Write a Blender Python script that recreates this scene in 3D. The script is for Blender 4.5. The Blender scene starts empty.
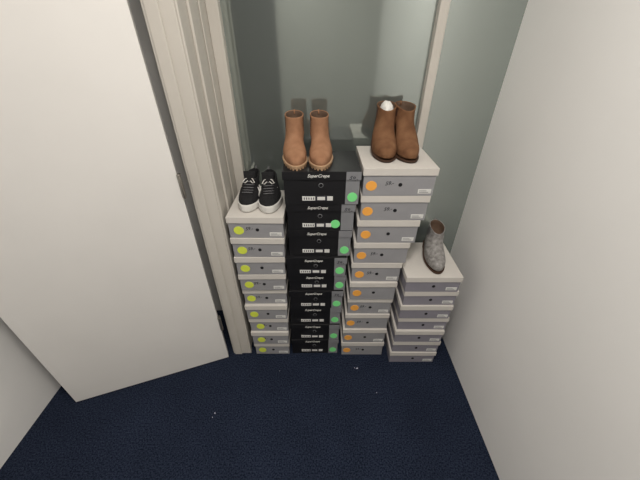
import bpy, bmesh, math, random
from mathutils import Vector, Matrix, noise
random.seed(7)
S = bpy.context.scene
S.view_settings.view_transform = 'Standard'
COL = S.collection

# ------------------------------------------------------------ materials
def mat(name, col, rough=0.6, metal=0.0, nscale=0, namt=0.0, bump=0.0, bscale=200, spec=0.4, col2=None, coat=0):
    m = bpy.data.materials.new(name); m.use_nodes = True
    nt = m.node_tree; b = nt.nodes['Principled BSDF']
    b.inputs['Roughness'].default_value = rough
    b.inputs['Metallic'].default_value = metal
    b.inputs['Specular IOR Level'].default_value = spec
    b.inputs['Coat Weight'].default_value = coat
    b.inputs['Base Color'].default_value = (*col, 1)
    tc = nt.nodes.new('ShaderNodeTexCoord')
    if nscale:
        n = nt.nodes.new('ShaderNodeTexNoise'); n.inputs['Scale'].default_value = nscale
        n.inputs['Detail'].default_value = 6
        nt.links.new(tc.outputs['Object'], n.inputs['Vector'])
        r = nt.nodes.new('ShaderNodeValToRGB')
        r.color_ramp.elements[0].position = 0.3; r.color_ramp.elements[1].position = 0.7
        c2 = col2 if col2 else tuple(c*(1-namt) for c in col)
        r.color_ramp.elements[0].color = (*c2, 1); r.color_ramp.elements[1].color = (*col, 1)
        nt.links.new(n.outputs['Fac'], r.inputs['Fac'])
        nt.links.new(r.outputs['Color'], b.inputs['Base Color'])
    if bump:
        n2 = nt.nodes.new('ShaderNodeTexNoise'); n2.inputs['Scale'].default_value = bscale
        n2.inputs['Detail'].default_value = 4
        nt.links.new(tc.outputs['Object'], n2.inputs['Vector'])
        bp = nt.nodes.new('ShaderNodeBump'); bp.inputs['Strength'].default_value = bump
        bp.inputs['Distance'].default_value = 0.002
        nt.links.new(n2.outputs['Fac'], bp.inputs['Height'])
        nt.links.new(bp.outputs['Normal'], b.inputs['Normal'])
    return m

M_wall = mat('painted_wall', (0.86,0.855,0.84), 0.8, nscale=3, namt=0.03, bump=0.1)
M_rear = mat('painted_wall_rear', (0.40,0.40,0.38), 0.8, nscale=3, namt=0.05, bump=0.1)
M_trim = mat('cream_wood_paint', (0.58,0.55,0.50), 0.45, nscale=5, namt=0.06)
M_door = mat('door_paint', (0.80,0.785,0.76), 0.5, nscale=4, namt=0.04)
M_ceil = mat('ceiling_paint', (0.7,0.69,0.66), 0.9, nscale=3, namt=0.03)
M_metal = mat('hinge_metal', (0.35,0.33,0.30), 0.35, 0.9)
M_lid = mat('white_lid_card', (0.64,0.61,0.57), 0.7, nscale=8, namt=0.08)
M_grey = mat('grey_card', (0.31,0.31,0.325), 0.65, nscale=12, namt=0.10)
M_lilac = mat('lilac_grey_card', (0.26,0.25,0.29), 0.65, nscale=12, namt=0.10)
M_black = mat('black_card', (0.010,0.010,0.012), 0.5, nscale=10, namt=0.2)
M_greyp = mat('grey_panel_card', (0.23,0.235,0.25), 0.6, nscale=12, namt=0.1)
M_hole = mat('finger_hole', (0.006,0.006,0.008), 0.9)
M_label = mat('white_label', (0.72,0.72,0.70), 0.6, nscale=40, namt=0.1)
M_ink = mat('ink', (0.03,0.03,0.04), 0.7)
M_wink = mat('white_ink', (0.75,0.75,0.72), 0.6)
M_yel = mat('yellow_sticker', (0.70,0.80,0.09), 0.5, nscale=30, namt=0.05)
M_grn = mat('green_sticker', (0.22,0.80,0.28), 0.5, nscale=30, namt=0.05)
M_org = mat('orange_sticker', (0.92,0.42,0.08), 0.5, nscale=30, namt=0.05)
M_tan = mat('tan_suede', (0.36,0.195,0.115), 0.95, nscale=30, bump=0.5, bscale=600, spec=0.08, col2=(0.28,0.145,0.082))
M_tand = mat('tan_elastic', (0.17,0.08,0.04), 0.95, nscale=80, namt=0.3, bump=0.6, bscale=300)
M_tsole = mat('gum_sole', (0.46,0.30,0.18), 0.7, nscale=30, namt=0.15)
M_brn = mat('brown_leather', (0.22,0.115,0.06), 0.85, nscale=25, bump=0.6, bscale=350, spec=.12, col2=(0.14,0.066,0.034))
M_brnd = mat('brown_gore', (0.08,0.035,0.02), 0.9, nscale=80, namt=0.3)
M_bsole = mat('dark_brown_sole', (0.06,0.03,0.018), 0.6, nscale=30, namt=0.2)
M_lin = mat('boot_lining', (0.12,0.075,0.05), 0.9, nscale=50, namt=0.2)
M_knit = mat('black_knit', (0.014,0.014,0.016), 0.85, nscale=150, bump=0.8, bscale=500, col2=(0.004,0.004,0.005))
M_wsole = mat('white_rubber', (0.68,0.67,0.64), 0.55, nscale=20, namt=0.06)
M_lace = mat('grey_lace', (0.16,0.16,0.17), 0.8, nscale=100, namt=0.3)
M_gbt = mat('grey_snake_leather', (0.33,0.32,0.31), 0.6, nscale=70, bump=0.4, bscale=250, col2=(0.15,0.14,0.135))
M_tissue = mat('tissue_paper', (0.78,0.77,0.74), 0.8, nscale=20, namt=0.05)
M_refl_drape = mat('added_reflection_drape', (0.010,0.011,0.016), 0.9, nscale=10, namt=0.2)  # dark cloth for the invented hanging that the glass reflects

# carpet
M_carpet = bpy.data.materials.new('navy_carpet'); M_carpet.use_nodes = True
nt = M_carpet.node_tree; b = nt.nodes['Principled BSDF']; b.inputs['Roughness'].default_value = 0.95
b.inputs['Specular IOR Level'].default_value = 0.1
tc = nt.nodes.new('ShaderNodeTexCoord')
n1 = nt.nodes.new('ShaderNodeTexNoise'); n1.inputs['Scale'].default_value = 160; n1.inputs['Detail'].default_value = 3
n2 = nt.nodes.new('ShaderNodeTexNoise'); n2.inputs['Scale'].default_value = 5; n2.inputs['Detail'].default_value = 5
r1 = nt.nodes.new('ShaderNodeValToRGB')
r1.color_ramp.elements[0].position = 0.35; r1.color_ramp.elements[0].color = (0.005,0.009,0.020,1)
r1.color_ramp.elements[1].position = 0.7; r1.color_ramp.elements[1].color = (0.034,0.045,0.080,1)
mx = nt.nodes.new('ShaderNodeMix'); mx.data_type = 'RGBA'; mx.blend_type = 'MULTIPLY'; mx.inputs['Factor'].default_value = 0.6
r2 = nt.nodes.new('ShaderNodeValToRGB')
r2.color_ramp.elements[0].position = 0.3; r2.color_ramp.elements[0].color = (0.6,0.6,0.6,1)
r2.color_ramp.elements[1].position = 0.7
L = nt.links
L.new(tc.outputs['Object'], n1.inputs['Vector']); L.new(tc.outputs['Object'], n2.inputs['Vector'])
L.new(n1.outputs['Fac'], r1.inputs['Fac']); L.new(n2.outputs['Fac'], r2.inputs['Fac'])
L.new(r1.outputs['Color'], mx.inputs['A']); L.new(r2.outputs['Color'], mx.inputs['B'])
L.new(mx.outputs['Result'], b.inputs['Base Color'])
bp = nt.nodes.new('ShaderNodeBump'); bp.inputs['Strength'].default_value = 0.9; bp.inputs['Distance'].default_value = 0.004
L.new(n1.outputs['Fac'], bp.inputs['Height']); L.new(bp.outputs['Normal'], b.inputs['Normal'])

# back-painted glass
M_glass = bpy.data.materials.new('back_painted_glass'); M_glass.use_nodes = True
nt = M_glass.node_tree; b = nt.nodes['Principled BSDF']
b.inputs['Roughness'].default_value = 0.3
tc = nt.nodes.new('ShaderNodeTexCoord'); n1 = nt.nodes.new('ShaderNodeTexNoise'); n1.inputs['Scale'].default_value = 3
r1 = nt.nodes.new('ShaderNodeValToRGB')
r1.color_ramp.elements[0].color = (0.130,0.148,0.140,1); r1.color_ramp.elements[1].color = (0.155,0.173,0.163,1)
nt.links.new(tc.outputs['Object'], n1.inputs['Vector']); nt.links.new(n1.outputs['Fac'], r1.inputs['Fac'])
nt.links.new(r1.outputs['Color'], b.inputs['Base Color'])
g = nt.nodes.new('ShaderNodeBsdfGlossy'); g.inputs['Roughness'].default_value = 0.06
g.inputs['Color'].default_value = (0.8,0.88,0.84,1)
ms = nt.nodes.new('ShaderNodeMixShader'); ms.inputs[0].default_value = 0.38
nt.links.new(b.outputs[0], ms.inputs[1]); nt.links.new(g.outputs[0], ms.inputs[2])
nt.links.new(ms.outputs[0], nt.nodes['Material Output'].inputs['Surface'])

# ------------------------------------------------------------ helpers
class MB:
    def __init__(s): s.bm = bmesh.new(); s.mats = []
    def mi(s, m):
        if m not in s.mats: s.mats.append(m)
        return s.mats.index(m)
    def box(s, x0,x1,y0,y1,z0,z1, m):
        k = s.mi(m)
        v = [s.bm.verts.new((x,y,z)) for z in (z0,z1) for y in (y0,y1) for x in (x0,x1)]
        for f in ((0,2,3,1),(4,5,7,6),(0,1,5,4),(2,6,7,3),(0,4,6,2),(1,3,7,5)):
            fc = s.bm.faces.new([v[i] for i in f]); fc.material_index = k
    def disc(s, cx,cz,y,r,th,m, n=24, sx=1):
        k = s.mi(m)
        a = [s.bm.verts.new((cx+sx*r*math.cos(2*math.pi*i/n), y, cz+r*math.sin(2*math.pi*i/n))) for i in range(n)]
        c = [s.bm.verts.new((q.co.x, y-th, q.co.z)) for q in a]
        s.bm.faces.new(c).material_index = k
        for i in range(n):
            s.bm.faces.new((a[i],a[(i+1)%n],c[(i+1)%n],c[i])).material_index = k
    def loft(s, rings, m, cap0=True, cap1=True, smooth=True, matfn=None):
        k = s.mi(m); R = [[s.bm.verts.new(p) for p in r] for r in rings]; n = len(R[0])
        for j in range(len(R)-1):
            for i in range(n):
                f = s.bm.faces.new((R[j][i],R[j][(i+1)%n],R[j+1][(i+1)%n],R[j+1][i]))
                f.material_index = k; f.smooth = smooth
                if matfn:
                    mm = matfn(f.calc_center_median(), j)
                    if mm: f.material_index = s.mi(mm)
        if cap0: s.bm.faces.new(R[0]).material_index = k
        if cap1:
            f = s.bm.faces.new(R[-1]); f.material_index = k
            if matfn:
                mm = matfn(f.calc_center_median(), 999)
                if mm: f.material_index = s.mi(mm)
    def tube(s, pts, r, m, n=8):
        rings = []
        for i,p in enumerate(pts):
            p = Vector(p); a = Vector(pts[max(i-1,0)]); c = Vector(pts[min(i+1,len(pts)-1)])
            t = (c-a).normalized(); u = t.cross(Vector((0.1,0.2,1))).normalized(); w = t.cross(u)
            rings.append([p + r*(math.cos(2*math.pi*q/n)*u+math.sin(2*math.pi*q/n)*w) for q in range(n)])
        s.loft(rings, m)
    def obj(s, name, parent=None, loc=(0,0,0), rz=0, bevel=0):
        bmesh.ops.recalc_face_normals(s.bm, faces=s.bm.faces)
        me = bpy.data.meshes.new(name); s.bm.to_mesh(me); s.bm.free()
        for m in s.mats: me.materials.append(m)
        o = bpy.data.objects.new(name, me); COL.objects.link(o)
        o.location = loc; o.rotation_euler = (0,0,rz)
        if parent: o.parent = parent
        if bevel:
            bv = o.modifiers.new('bevel','BEVEL'); bv.width = bevel; bv.segments = 2; bv.limit_method = 'ANGLE'
        return o

def empty(name, loc=(0,0,0)):
    e = bpy.data.objects.new(name, None); COL.objects.link(e); e.location = loc; e.empty_display_size = 0.05
    return e

def text(s, size, m, parent, x, y, z, shear=0.3, rot=0, name='writing'):
    c = bpy.data.curves.new(name, 'FONT'); c.body = s; c.size = size; c.extrude = 0.0002
    c.align_x = 'CENTER'; c.align_y = 'CENTER'; c.shear = shear
    c.materials.append(m); c.offset = 0.0002
    o = bpy.data.objects.new(name, c); COL.objects.link(o)
    o.parent = parent; o.location = (x,y,z); o.rotation_euler = (math.pi/2, rot, 0)
    return o

def room_box(name, x0,x1,y0,y1,z0,z1, m, bevel=0):
    b = MB(); b.box(x0,x1,y0,y1,z0,z1,m); return b.obj(name, bevel=bevel)

# ------------------------------------------------------------ room
XL, XR, YB, YF, ZC = -1.35, 0.74, -1.8, 1.36, 2.5
room_box('floor', XL-.1,XR+.1,YB-.1,YF+.1,-.1,0, M_carpet)
room_box('ceiling', XL-.1,XR+.1,YB-.1,YF+.1,ZC,ZC+.1, M_ceil)
room_box('wall_left', XL-.1,XL,YB,YF+.04,0,ZC, M_wall)
room_box('wall_right', XR,XR+.1,YB,YF+.04,0,ZC, M_wall)
room_box('wall_rear', XL,XR,YB-.1,YB,0,ZC, M_rear)
room_box('wall_front', XL,XR,YF+.015,YF+.1,0,ZC, M_wall)
room_box('window_1', -.36,.422,YF,YF+.012,0.0,ZC, M_glass)
room_box('window_2', .455,XR,YF,YF+.012,0.0,ZC, M_glass)
t = MB(); t.box(-.402,-.357,YF-.03,YF+.014,0,ZC,M_trim); t.obj('trim_1', bevel=.004)
t = MB(); t.box(.421,.456,YF-.03,YF+.014,0,ZC,M_trim); t.obj('trim_2', bevel=.004)
t = MB()
t.box(-.495,-.402,1.05,YF+.014,0,ZC,M_trim)
t.box(-.402,-.394,1.05,1.075,0,ZC,M_trim)
t.box(-.402,-.392,1.14,1.19,0,ZC,M_trim)
t.box(-.402,-.396,1.25,1.27,0,ZC,M_trim)
t.box(-.485,-.445,1.043,1.05,0,ZC,M_trim)
t.obj('trim_3', bevel=.003)
room_box('wall_above_door', XL,-.495,1.06,1.12,2.06,ZC, M_wall)
room_box('trim_4', XL,-.495,1.045,1.06,2.02,2.10, M_trim, .003)
room_box('wall_beside_door', XL,-1.27,1.06,1.12,0,2.06, M_wall)
d = MB()
d.box(-.74,0,0,.038,.006,2.0,M_door)
for z in (.29,1.05,1.8):
    d.box(-.002,.012,-.003,.012,z-.045,z+.045,M_metal)
    d.tube([(.006,-.006,z-.047),(.006,-.006,z+.047)],.006,M_metal,10)
d.tube([(-.68,0,1.02),(-.68,-.045,1.02),(-.57,-.05,1.02)],.008,M_metal,10)
d.disc(-.68,1.02,0,.025,.006,M_metal)
d.obj('door_1', loc=(-.516,1.022,0), rz=math.radians(20), bevel=.002)

c = MB(); rings=[]  # unseen dark hanging behind the camera, added to darken the glass's left reflection
for z in (.05,.8,1.6,2.2):
    rr=[]
    for i in range(41):
        x=-1.15+.62*i/40; rr.append((x, YB+.06+.02*math.sin(i*1.1), z))
    for i in range(40,-1,-1):
        x=-1.15+.62*i/40; rr.append((x, YB+.03, z))
    rings.append(rr)
c.loft(rings, M_refl_drape)
c.tube([(-1.2,YB+.05,2.22),(-.48,YB+.05,2.22)],.012,M_metal,10)
c.box(-1.16,-1.14,YB,YB+.05,2.21,2.23,M_metal); c.box(-.54,-.52,YB,YB+.05,2.21,2.23,M_metal)
c.obj('added_reflection_curtain')

# ------------------------------------------------------------ shoe boxes
def shoe_box(parent, xl, yf, z, W, D, H, kind, sticker, sx, rz=0, idx=0, label=True):
    b = MB(); i = .004
    lip = .028 if kind != 'black' else .034
    body = {'grey':M_grey,'black':M_black,'lilac':M_lilac}[kind]
    lidm = {'grey':M_lid,'black':M_black,'lilac':M_lid}[kind]
    hw = W/2
    b.box(-hw+i,hw-i,i,D-i,0.0005,H-.004,body)
    b.box(-hw,hw,0,D,H-lip,H-.0005,lidm)
    if kind == 'black':
        gx = hw-.055
        b.box(gx,hw+.0006,-.0008,D*.98,H-lip,H-.0012,M_greyp)
        b.box(gx,hw-i+.0006,i-.0008,D*.9,.001,H-lip,M_greyp)
        cx = gx/2 - hw/2 + .015
        b.box(cx-.055,cx+.055,i-.0012,i+.001,.016,.038,M_ink)
        b.box(cx-.062,cx-.012,i-.0018,i+.001,.018,.036,M_label)
        b.box(cx-.004,cx+.026,i-.0018,i+.001,.020,.034,M_label)
        b.box(cx+.034,cx+.056,i-.0018,i+.001,.018,.036,M_label)
        for q in range(5):
            b.box(cx-.056+q*.009,cx-.052+q*.009,i-.0022,i,.022,.032,M_ink)
        hz = H-lip-.022 if H>.11 else H-lip-.014
        b.disc(cx+.01,hz,i,.009,.0008,M_greyp)
        b.disc(cx+.01,hz,i,.0075,.0012,M_hole)
        b.disc(sx,.032,i-(.0008 if sx>gx-.02 else 0)-.0002,.0195,.0012,sticker)
    else:
        b.disc(.005,(H-lip)*.55,i,.0075,.0010,M_hole)
        if sticker: b.disc(sx,(H-lip)*.5,i,.0195,.0012,sticker,sx=1.08)
        if label:
            b.box(hw-.062,hw-.012,i-.0010,i+.001,.010,.028,M_label)
            b.box(hw-.058,hw-.030,i-.0014,i,.020,.023,M_greyp)
            b.box(hw-.058,hw-.022,i-.0014,i,.014,.017,M_greyp)
    o = b.obj('box', parent, (xl+hw, yf, z), rz, bevel=.0012)
    if kind == 'black':
        text('SuperCrepe', .0165, M_wink, o, gx/2-hw/2+.015, -.0006, H-lip/2, .35)
        if idx in (0,1,3,5): text('59.-', .022, M_ink, o, (gx+hw)/2, -.0012, H-lip*.8, .2, .2)
    else:
        if idx % 3 != 2: text('59.-', .021, M_ink, o, -.030+random.uniform(-.01,.01), i-.0004, (H-lip)*.62, .3, -.1)
    return o

st = empty('shoe_box_stack', (0,0,0)); n=9; H=.101
for k in range(n):
    tt=k/(n-1); W=.232+(.196-.232)*tt; xl=-.380+.010*tt+random.uniform(0,.004)
    if k in (6,7,8): xl += .002
    shoe_box(st, xl, 1.04+random.uniform(-.006,.008), H*(n-1-k), W, .255, H, 'grey', M_yel, -W/2+.042+(.012 if k in(6,7) else 0)+random.uniform(-.006,.006), random.uniform(-.012,.012), idx=k)
st = empty('shoe_box_stack', (0,0,0))
hs=[.137,.126,.135,.108,.098,.12,.125,.125,.126]; z=1.10
for k,h in enumerate(hs):
    z-=h
    W=[.292,.275,.272,.272,.27,.262,.262,.262,.262][k]; xl=[-.140,-.135,-.138,-.153,-.148,-.150,-.155,-.158,-.160][k]
    hw=W/2; sx=hw-.028
    if k==1: sx=.060
    if k>2: sx=hw-.03
    shoe_box(st, xl, 1.04+[0,.008,.012,0,.01,.004,.01,.006,.008][k], z, W, .235, h, 'black', M_grn, sx, random.uniform(-.01,.01), idx=k)
st = empty('shoe_box_stack', (0,0,0)); n=10; H=.1113
for k in range(n):
    W=[.275,.268,.255,.24,.228,.222,.222,.226,.232,.236][k]
    xl=[.158,.158,.152,.146,.142,.140,.136,.130,.122,.118][k]
    shoe_box(st, xl, 1.04+random.uniform(-.004,.006), H*(n-1-k), W, .265, H, 'grey', M_org, -W/2+.034+random.uniform(-.004,.006), random.uniform(-.004,.004), idx=k, label=k<2 or k%2==0)
st = empty('shoe_box_stack', (0,0,0)); n=7; H=.09
for k in range(n):
    shoe_box(st, .382+random.uniform(0,.008), .992+random.uniform(-.006,.006), H*(n-1-k), .25, .27, H, 'lilac', None, 0, random.uniform(-.008,.008), idx=2)

# ------------------------------------------------------------ shoes
def sm(a,b,x):
    t=max(0,min(1,(x-a)/(b-a))); return t*t*(3-2*t)
def ctab(tab, z):
    for i in range(len(tab)-1):
        if tab[i][0] <= z <= tab[i+1][0]:
            p0=tab[max(i-1,0)];p1=tab[i];p2=tab[i+1];p3=tab[min(i+2,len(tab)-1)]
            t=(z-p1[0])/(p2[0]-p1[0]); out=[]
            for c in range(1,4):
                d=(p2[0]-p1[0])
                m1=(p2[c]-p0[c])/max(1e-6,(p2[0]-p0[0]))*d; m2=(p3[c]-p1[c])/max(1e-6,(p3[0]-p1[0]))*d
                out.append((2*t**3-3*t*t+1)*p1[c]+(t**3-2*t*t+t)*m1+(-2*t**3+3*t*t)*p2[c]+(t**3-t*t)*m2)
            return out
    return list(tab[-1][1:])
def ring(f,b,w,z,side,lift=0,n=48,off=0,low=1.0,topslope=0, blunt=.85):
    c=(f+b)/2; r=(b-f)/2+off; out=[]
    for i in range(n):
        a=2*math.pi*i/n; y=c-r*math.cos(a); s=math.sin(a)
        x=(w+off)*math.copysign(abs(s)**blunt,s)
        prof=1-low*.24*sm(.09,.20,y)
        prof*=1-low*.10*(1-sm(.0,.05,y))
        x*=prof
        x+=side*low*(.006*math.cos((y-.02)*18)-.003)
        zz=z+lift*sm(.07,.16,y)+topslope*(y-c)/max(r,1e-5)
        out.append((x,y,zz))
    return out

def boot(name, loc, rz, side, up, gore, sole, lin, hgt=.16, lift=0, heel=False, wmul=1.0, tread=False, sc=1.0, tissue=False):
    b=MB()
    tab=[(.016,.004,.232,.041),(.030,.001,.235,.042),(.044,.008,.236,.042),(.056,.030,.236,.040),
         (.066,.058,.236,.038),(.078,.086,.235,.036),(.092,.104,.233,.0345),(.112,.114,.230,.0335),
         (.135,.117,.229,.033),(hgt,.117,.231,.034)]
    zs=[.016+(hgt-.016)*i/34 for i in range(35)]
    rings=[]
    for z in zs:
        f,bb,w=ctab(tab,z); low=1-sm(.05,.10,z)
        ts=.003*sm(.12,hgt,z)
        rings.append(ring(f,bb,w*wmul,z,side,lift,low=low,topslope=ts,blunt=.85+.10*sm(.05,.08,z)))
    f,bb,w=ctab(tab,hgt)
    nout=len(rings)
    for dz,o in ((.002,-.0015),(.0005,-.004),(-.015,-.006),(-.04,-.009)):
        rings.append(ring(f,bb,w*wmul,hgt+dz,side,lift,low=0,off=o,topslope=.003,blunt=.95))
    yc=(ctab(tab,.13)[0]+ctab(tab,.13)[1])/2
    def mf(c,j):
        if j>=nout+1: return lin
        z=c.z-lift*sm(.07,.16,c.y)
        hwid=.010+.016*sm(.075,hgt,z)
        if z>.082 and z<hgt-.004 and abs(c.y-yc)<hwid and j<nout-1: return gore
        return None
    b.loft(rings, up, cap0=True, cap1=True, matfn=mf)
    # welt / sole
    srings=[]
    prof = ((.0,.000),(.002,.002),(.007,.0035),(.009,.0025),(.011,.0045),(.017,.0045),(.019,.001))
    for z,o in prof:
        if heel:
            zz=.010+z*.5
            srings.append([(x,y,zz-.010*(1-sm(.06,.13,y))+lift*sm(.07,.16,y)) for x,y,q in ring(.003,.234,.041*wmul,0,side,0,off=o)])
        else:
            if tread: z=.004+z*.8
            srings.append(ring(.003,.234,.042*wmul,z,side,0,off=o))
    b.loft(srings, sole, smooth=False)
    if heel:
        hr=[]
        for z,o in ((0,-.001),(.004,0),(lift+.012,.002)):
            hr.append([(p[0]*.95,p[1],z) for p in ring(.175,.236,.036*wmul,0,side,0,off=o,low=.4)])
        b.loft(hr, sole, smooth=False)
    if tread:   # cleats follow the sole outline
        o0=ring(.003,.234,.042*wmul,0,side,0,off=.002); o1=ring(.003,.234,.042*wmul,0,side,0,off=-.012)
        k=b.mi(sole)
        for i in range(0,48,2):
            q=[o0[i],o0[(i+1)%48],o1[(i+1)%48],o1[i]]
            lo=[b.bm.verts.new((p[0],p[1],0)) for p in q]; hi=[b.bm.verts.new((p[0],p[1],.006)) for p in q]
            b.bm.faces.new(lo).material_index=k; b.bm.faces.new(hi).material_index=k
            for j in range(4): b.bm.faces.new((lo[j],lo[(j+1)%4],hi[(j+1)%4],hi[j])).material_index=k
    zt=hgt+lift
    b.tube([(0,.232,zt-.026),(0,.238,zt-.010),(0,.237,zt+.004),(0,.229,zt+.004),(0,.226,zt-.01)],.0035,up,8)
    if tissue:
        rr=[]
        for j in range(9):
            t=j/8; rad=.032*math.cos(t*1.45)**.5
            row=[]
            for i in range(24):
                a=2*math.pi*i/24; q=1+.16*noise.noise(Vector((math.cos(a)*3,math.sin(a)*3,t*5+4)))
                row.append((rad*math.cos(a)*q*.92, .174+rad*1.5*math.sin(a)*q, hgt+lift-.03+.042*t+.006*noise.noise(Vector((math.cos(a)*4,math.sin(a)*4,t*3)))))
            rr.append(row)
        b.loft(rr, M_tissue, smooth=False)
    o=b.obj(name, None, loc, rz); o.scale=(sc,sc,sc)
    return o

zt2=1.10; zt3=1.113
boot('ankle_boot', (-.090,1.046,zt2), math.radians(3), 1, M_tan, M_tand, M_tsole, M_lin, hgt=.165, wmul=1.10, tread=True, sc=.97)
boot('ankle_boot', (.006,1.046,zt2), math.radians(3), -1, M_tan, M_tand, M_tsole, M_lin, hgt=.165, wmul=1.10, tread=True, sc=.97)
boot('ankle_boot', (.246,1.090,zt3), math.radians(-5), 1, M_brn, M_brnd, M_bsole, M_lin, hgt=.150, lift=.024, heel=True, wmul=1.14, sc=.99, tissue=True)
boot('ankle_boot', (.346,1.085,zt3), math.radians(5), -1, M_brn, M_brnd, M_bsole, M_lin, hgt=.150, lift=.024, heel=True, wmul=1.14, sc=.99)
boot('ankle_boot', (.520,1.012,.63), math.radians(-8), 1, M_gbt, M_lace, M_bsole, M_lin, hgt=.13, lift=.02, heel=True, wmul=1.05, sc=.99)

def sneaker(loc, rz, side, sc, wx=1.2):
    b=MB()
    tab=[(.020,.004,.236,.041),(.032,.006,.240,.041),(.044,.022,.240,.038),(.054,.050,.240,.036),
         (.064,.078,.240,.034),(.076,.102,.241,.032),(.090,.124,.246,.031)]
    rings=[]
    for i in range(25):
        z=.020+.070*i/24; f,bb,w=ctab(tab,z); low=1-sm(.04,.09,z)*.6
        rings.append(ring(f,bb,w,z,side,0,low=low,topslope=.008*sm(.07,.09,z),blunt=.85+.15*sm(.04,.07,z)))
    f,bb,w=ctab(tab,.090)
    for dz,o in ((.002,-.003),(-.001,-.007),(-.02,-.008),(-.045,-.006)):
        rings.append(ring(f,bb,w,.09+dz,side,0,low=.4,off=o,topslope=.008,blunt=1))
    b.loft(rings, M_knit)
    sr=[]
    for z,o in ((0,-.004),(.003,.002),(.012,.005),(.020,.002),(.026,.004),(.030,.001)):
        r=ring(.004,.238,.041,z,side,0,off=o)
        sr.append([(x,y,(z+ (.010*sm(.16,.24,y)+.003*(1-sm(.0,.05,y)))*(z/.03))) for x,y,z in r])
    b.loft(sr, M_wsole)
    for i in range(6):
        y=.062+i*.013
        lo,hi=.04,.09
        for _ in range(20):
            m=(lo+hi)/2
            if ctab(tab,m)[0]<y: lo=m
            else: hi=m
        z=lo
        b.tube([(-.019,y+.009,z+.001),(-.010,y+.002,z+.0035),(0,y,z+.005),(.010,y+.002,z+.0035),(.019,y+.009,z+.001)],.0022,M_lace,6)
    b.tube([(0,.128,.098),(-.014,.118,.098),(-.022,.106,.088),(-.014,.108,.084),(0,.122,.094)],.0020,M_wsole,6)
    b.tube([(0,.128,.098),(.014,.118,.098),(.022,.106,.088),(.014,.108,.084),(0,.122,.094)],.0020,M_wsole,6)
    tr=[]
    for t in range(7):
        y=.112+.004*t; z=.078+.0075*t; w_=.017+.001*t
        tr.append([(w_*math.cos(a),y+.004*math.sin(a),z+.001*math.sin(a)) for a in [2*math.pi*q/16 for q in range(16)]])
    b.loft(tr, M_knit)
    for s in (-1,1):
        for q in range(2):
            y0=.10+q*.022
            b.tube([(s*.0375+side*.002,y0,.034),(s*.034+side*.002,y0+.008,.050),(s*.030,y0+.018,.064)],.0022,M_wsole,6)
    b.tube([(0,.245,.075),(0,.254,.092),(0,.250,.106),(0,.241,.098)],.0035,M_lace,8)
    o=b.obj('sneaker', None, loc, rz); o.scale=(sc*wx,sc,sc*1.1)
sneaker((-.306,1.070,.909), math.radians(-4), 1, .95)
sneaker((-.203,1.060,.909), math.radians(7), -1, .95)

# ------------------------------------------------------------ lint on the carpet
M_scrap = mat('scrap_paper', (0.6,0.57,0.66), 0.7, nscale=20, namt=0.1)
p = MB(); k = p.mi(M_scrap)
for (x,y,s) in ((.204,.955,.006),(.19,.958,.004),(-.508,.719,.005),(-.515,.70,.003),(.29,.82,.0025),(-.22,.94,.002)):
    a0=random.random()*6
    vs=[p.bm.verts.new((x+s*random.uniform(.5,1.1)*math.cos(a0+q*1.2),y+.8*s*random.uniform(.4,1)*math.sin(a0+q*1.2),.0015+.001*(q%2))) for q in range(5)]
    p.bm.faces.new(vs).material_index=k
    vv=[p.bm.verts.new((v.co.x,v.co.y,.0002)) for v in vs]
    for q in range(5): p.bm.faces.new((vs[q],vs[(q+1)%5],vv[(q+1)%5],vv[q])).material_index=k
p.obj('paper_scraps')

# ------------------------------------------------------------ lights
def lamp(x,y,size,power,col):
    l=bpy.data.lights.new('ceiling_lamp_light','AREA'); l.shape='DISK'; l.size=size; l.energy=power; l.color=col
    m=bpy.data.materials.new('lamp_diffuser'); m.use_nodes=True
    bb=m.node_tree.nodes['Principled BSDF']; bb.inputs['Emission Color'].default_value=(*col,1); bb.inputs['Emission Strength'].default_value=2
    b=MB(); n=32
    rr=[[(size/2*q*math.cos(2*math.pi*i/n),size/2*q*math.sin(2*math.pi*i/n),z) for i in range(n)] for z,q in ((0,1.1),(-.02,1.1),(-.025,1.0))]
    b.loft(rr,m)
    o=b.obj('ceiling_lamp',None,(x,y,ZC))
    lo=bpy.data.objects.new('ceiling_lamp_light',l); COL.objects.link(lo); lo.parent=o; lo.location=(0,0,-.03)
lamp(.05,.15,.35,22,(1,.94,.87))
lamp(-.3,-1.1,.35,14,(1,.94,.87))
w=bpy.data.worlds.new('world'); S.world=w; w.use_nodes=True
w.node_tree.nodes['Background'].inputs[0].default_value=(.5,.5,.5,1); w.node_tree.nodes['Background'].inputs[1].default_value=.2

# ------------------------------------------------------------ camera
cam=bpy.data.cameras.new('camera'); co=bpy.data.objects.new('camera',cam); COL.objects.link(co)
cam.sensor_width=36; cam.lens=36*300/640; cam.clip_start=.02
co.location=(0,0,1.515); co.rotation_euler=(math.radians(90-34.6),0,0)
S.camera=co
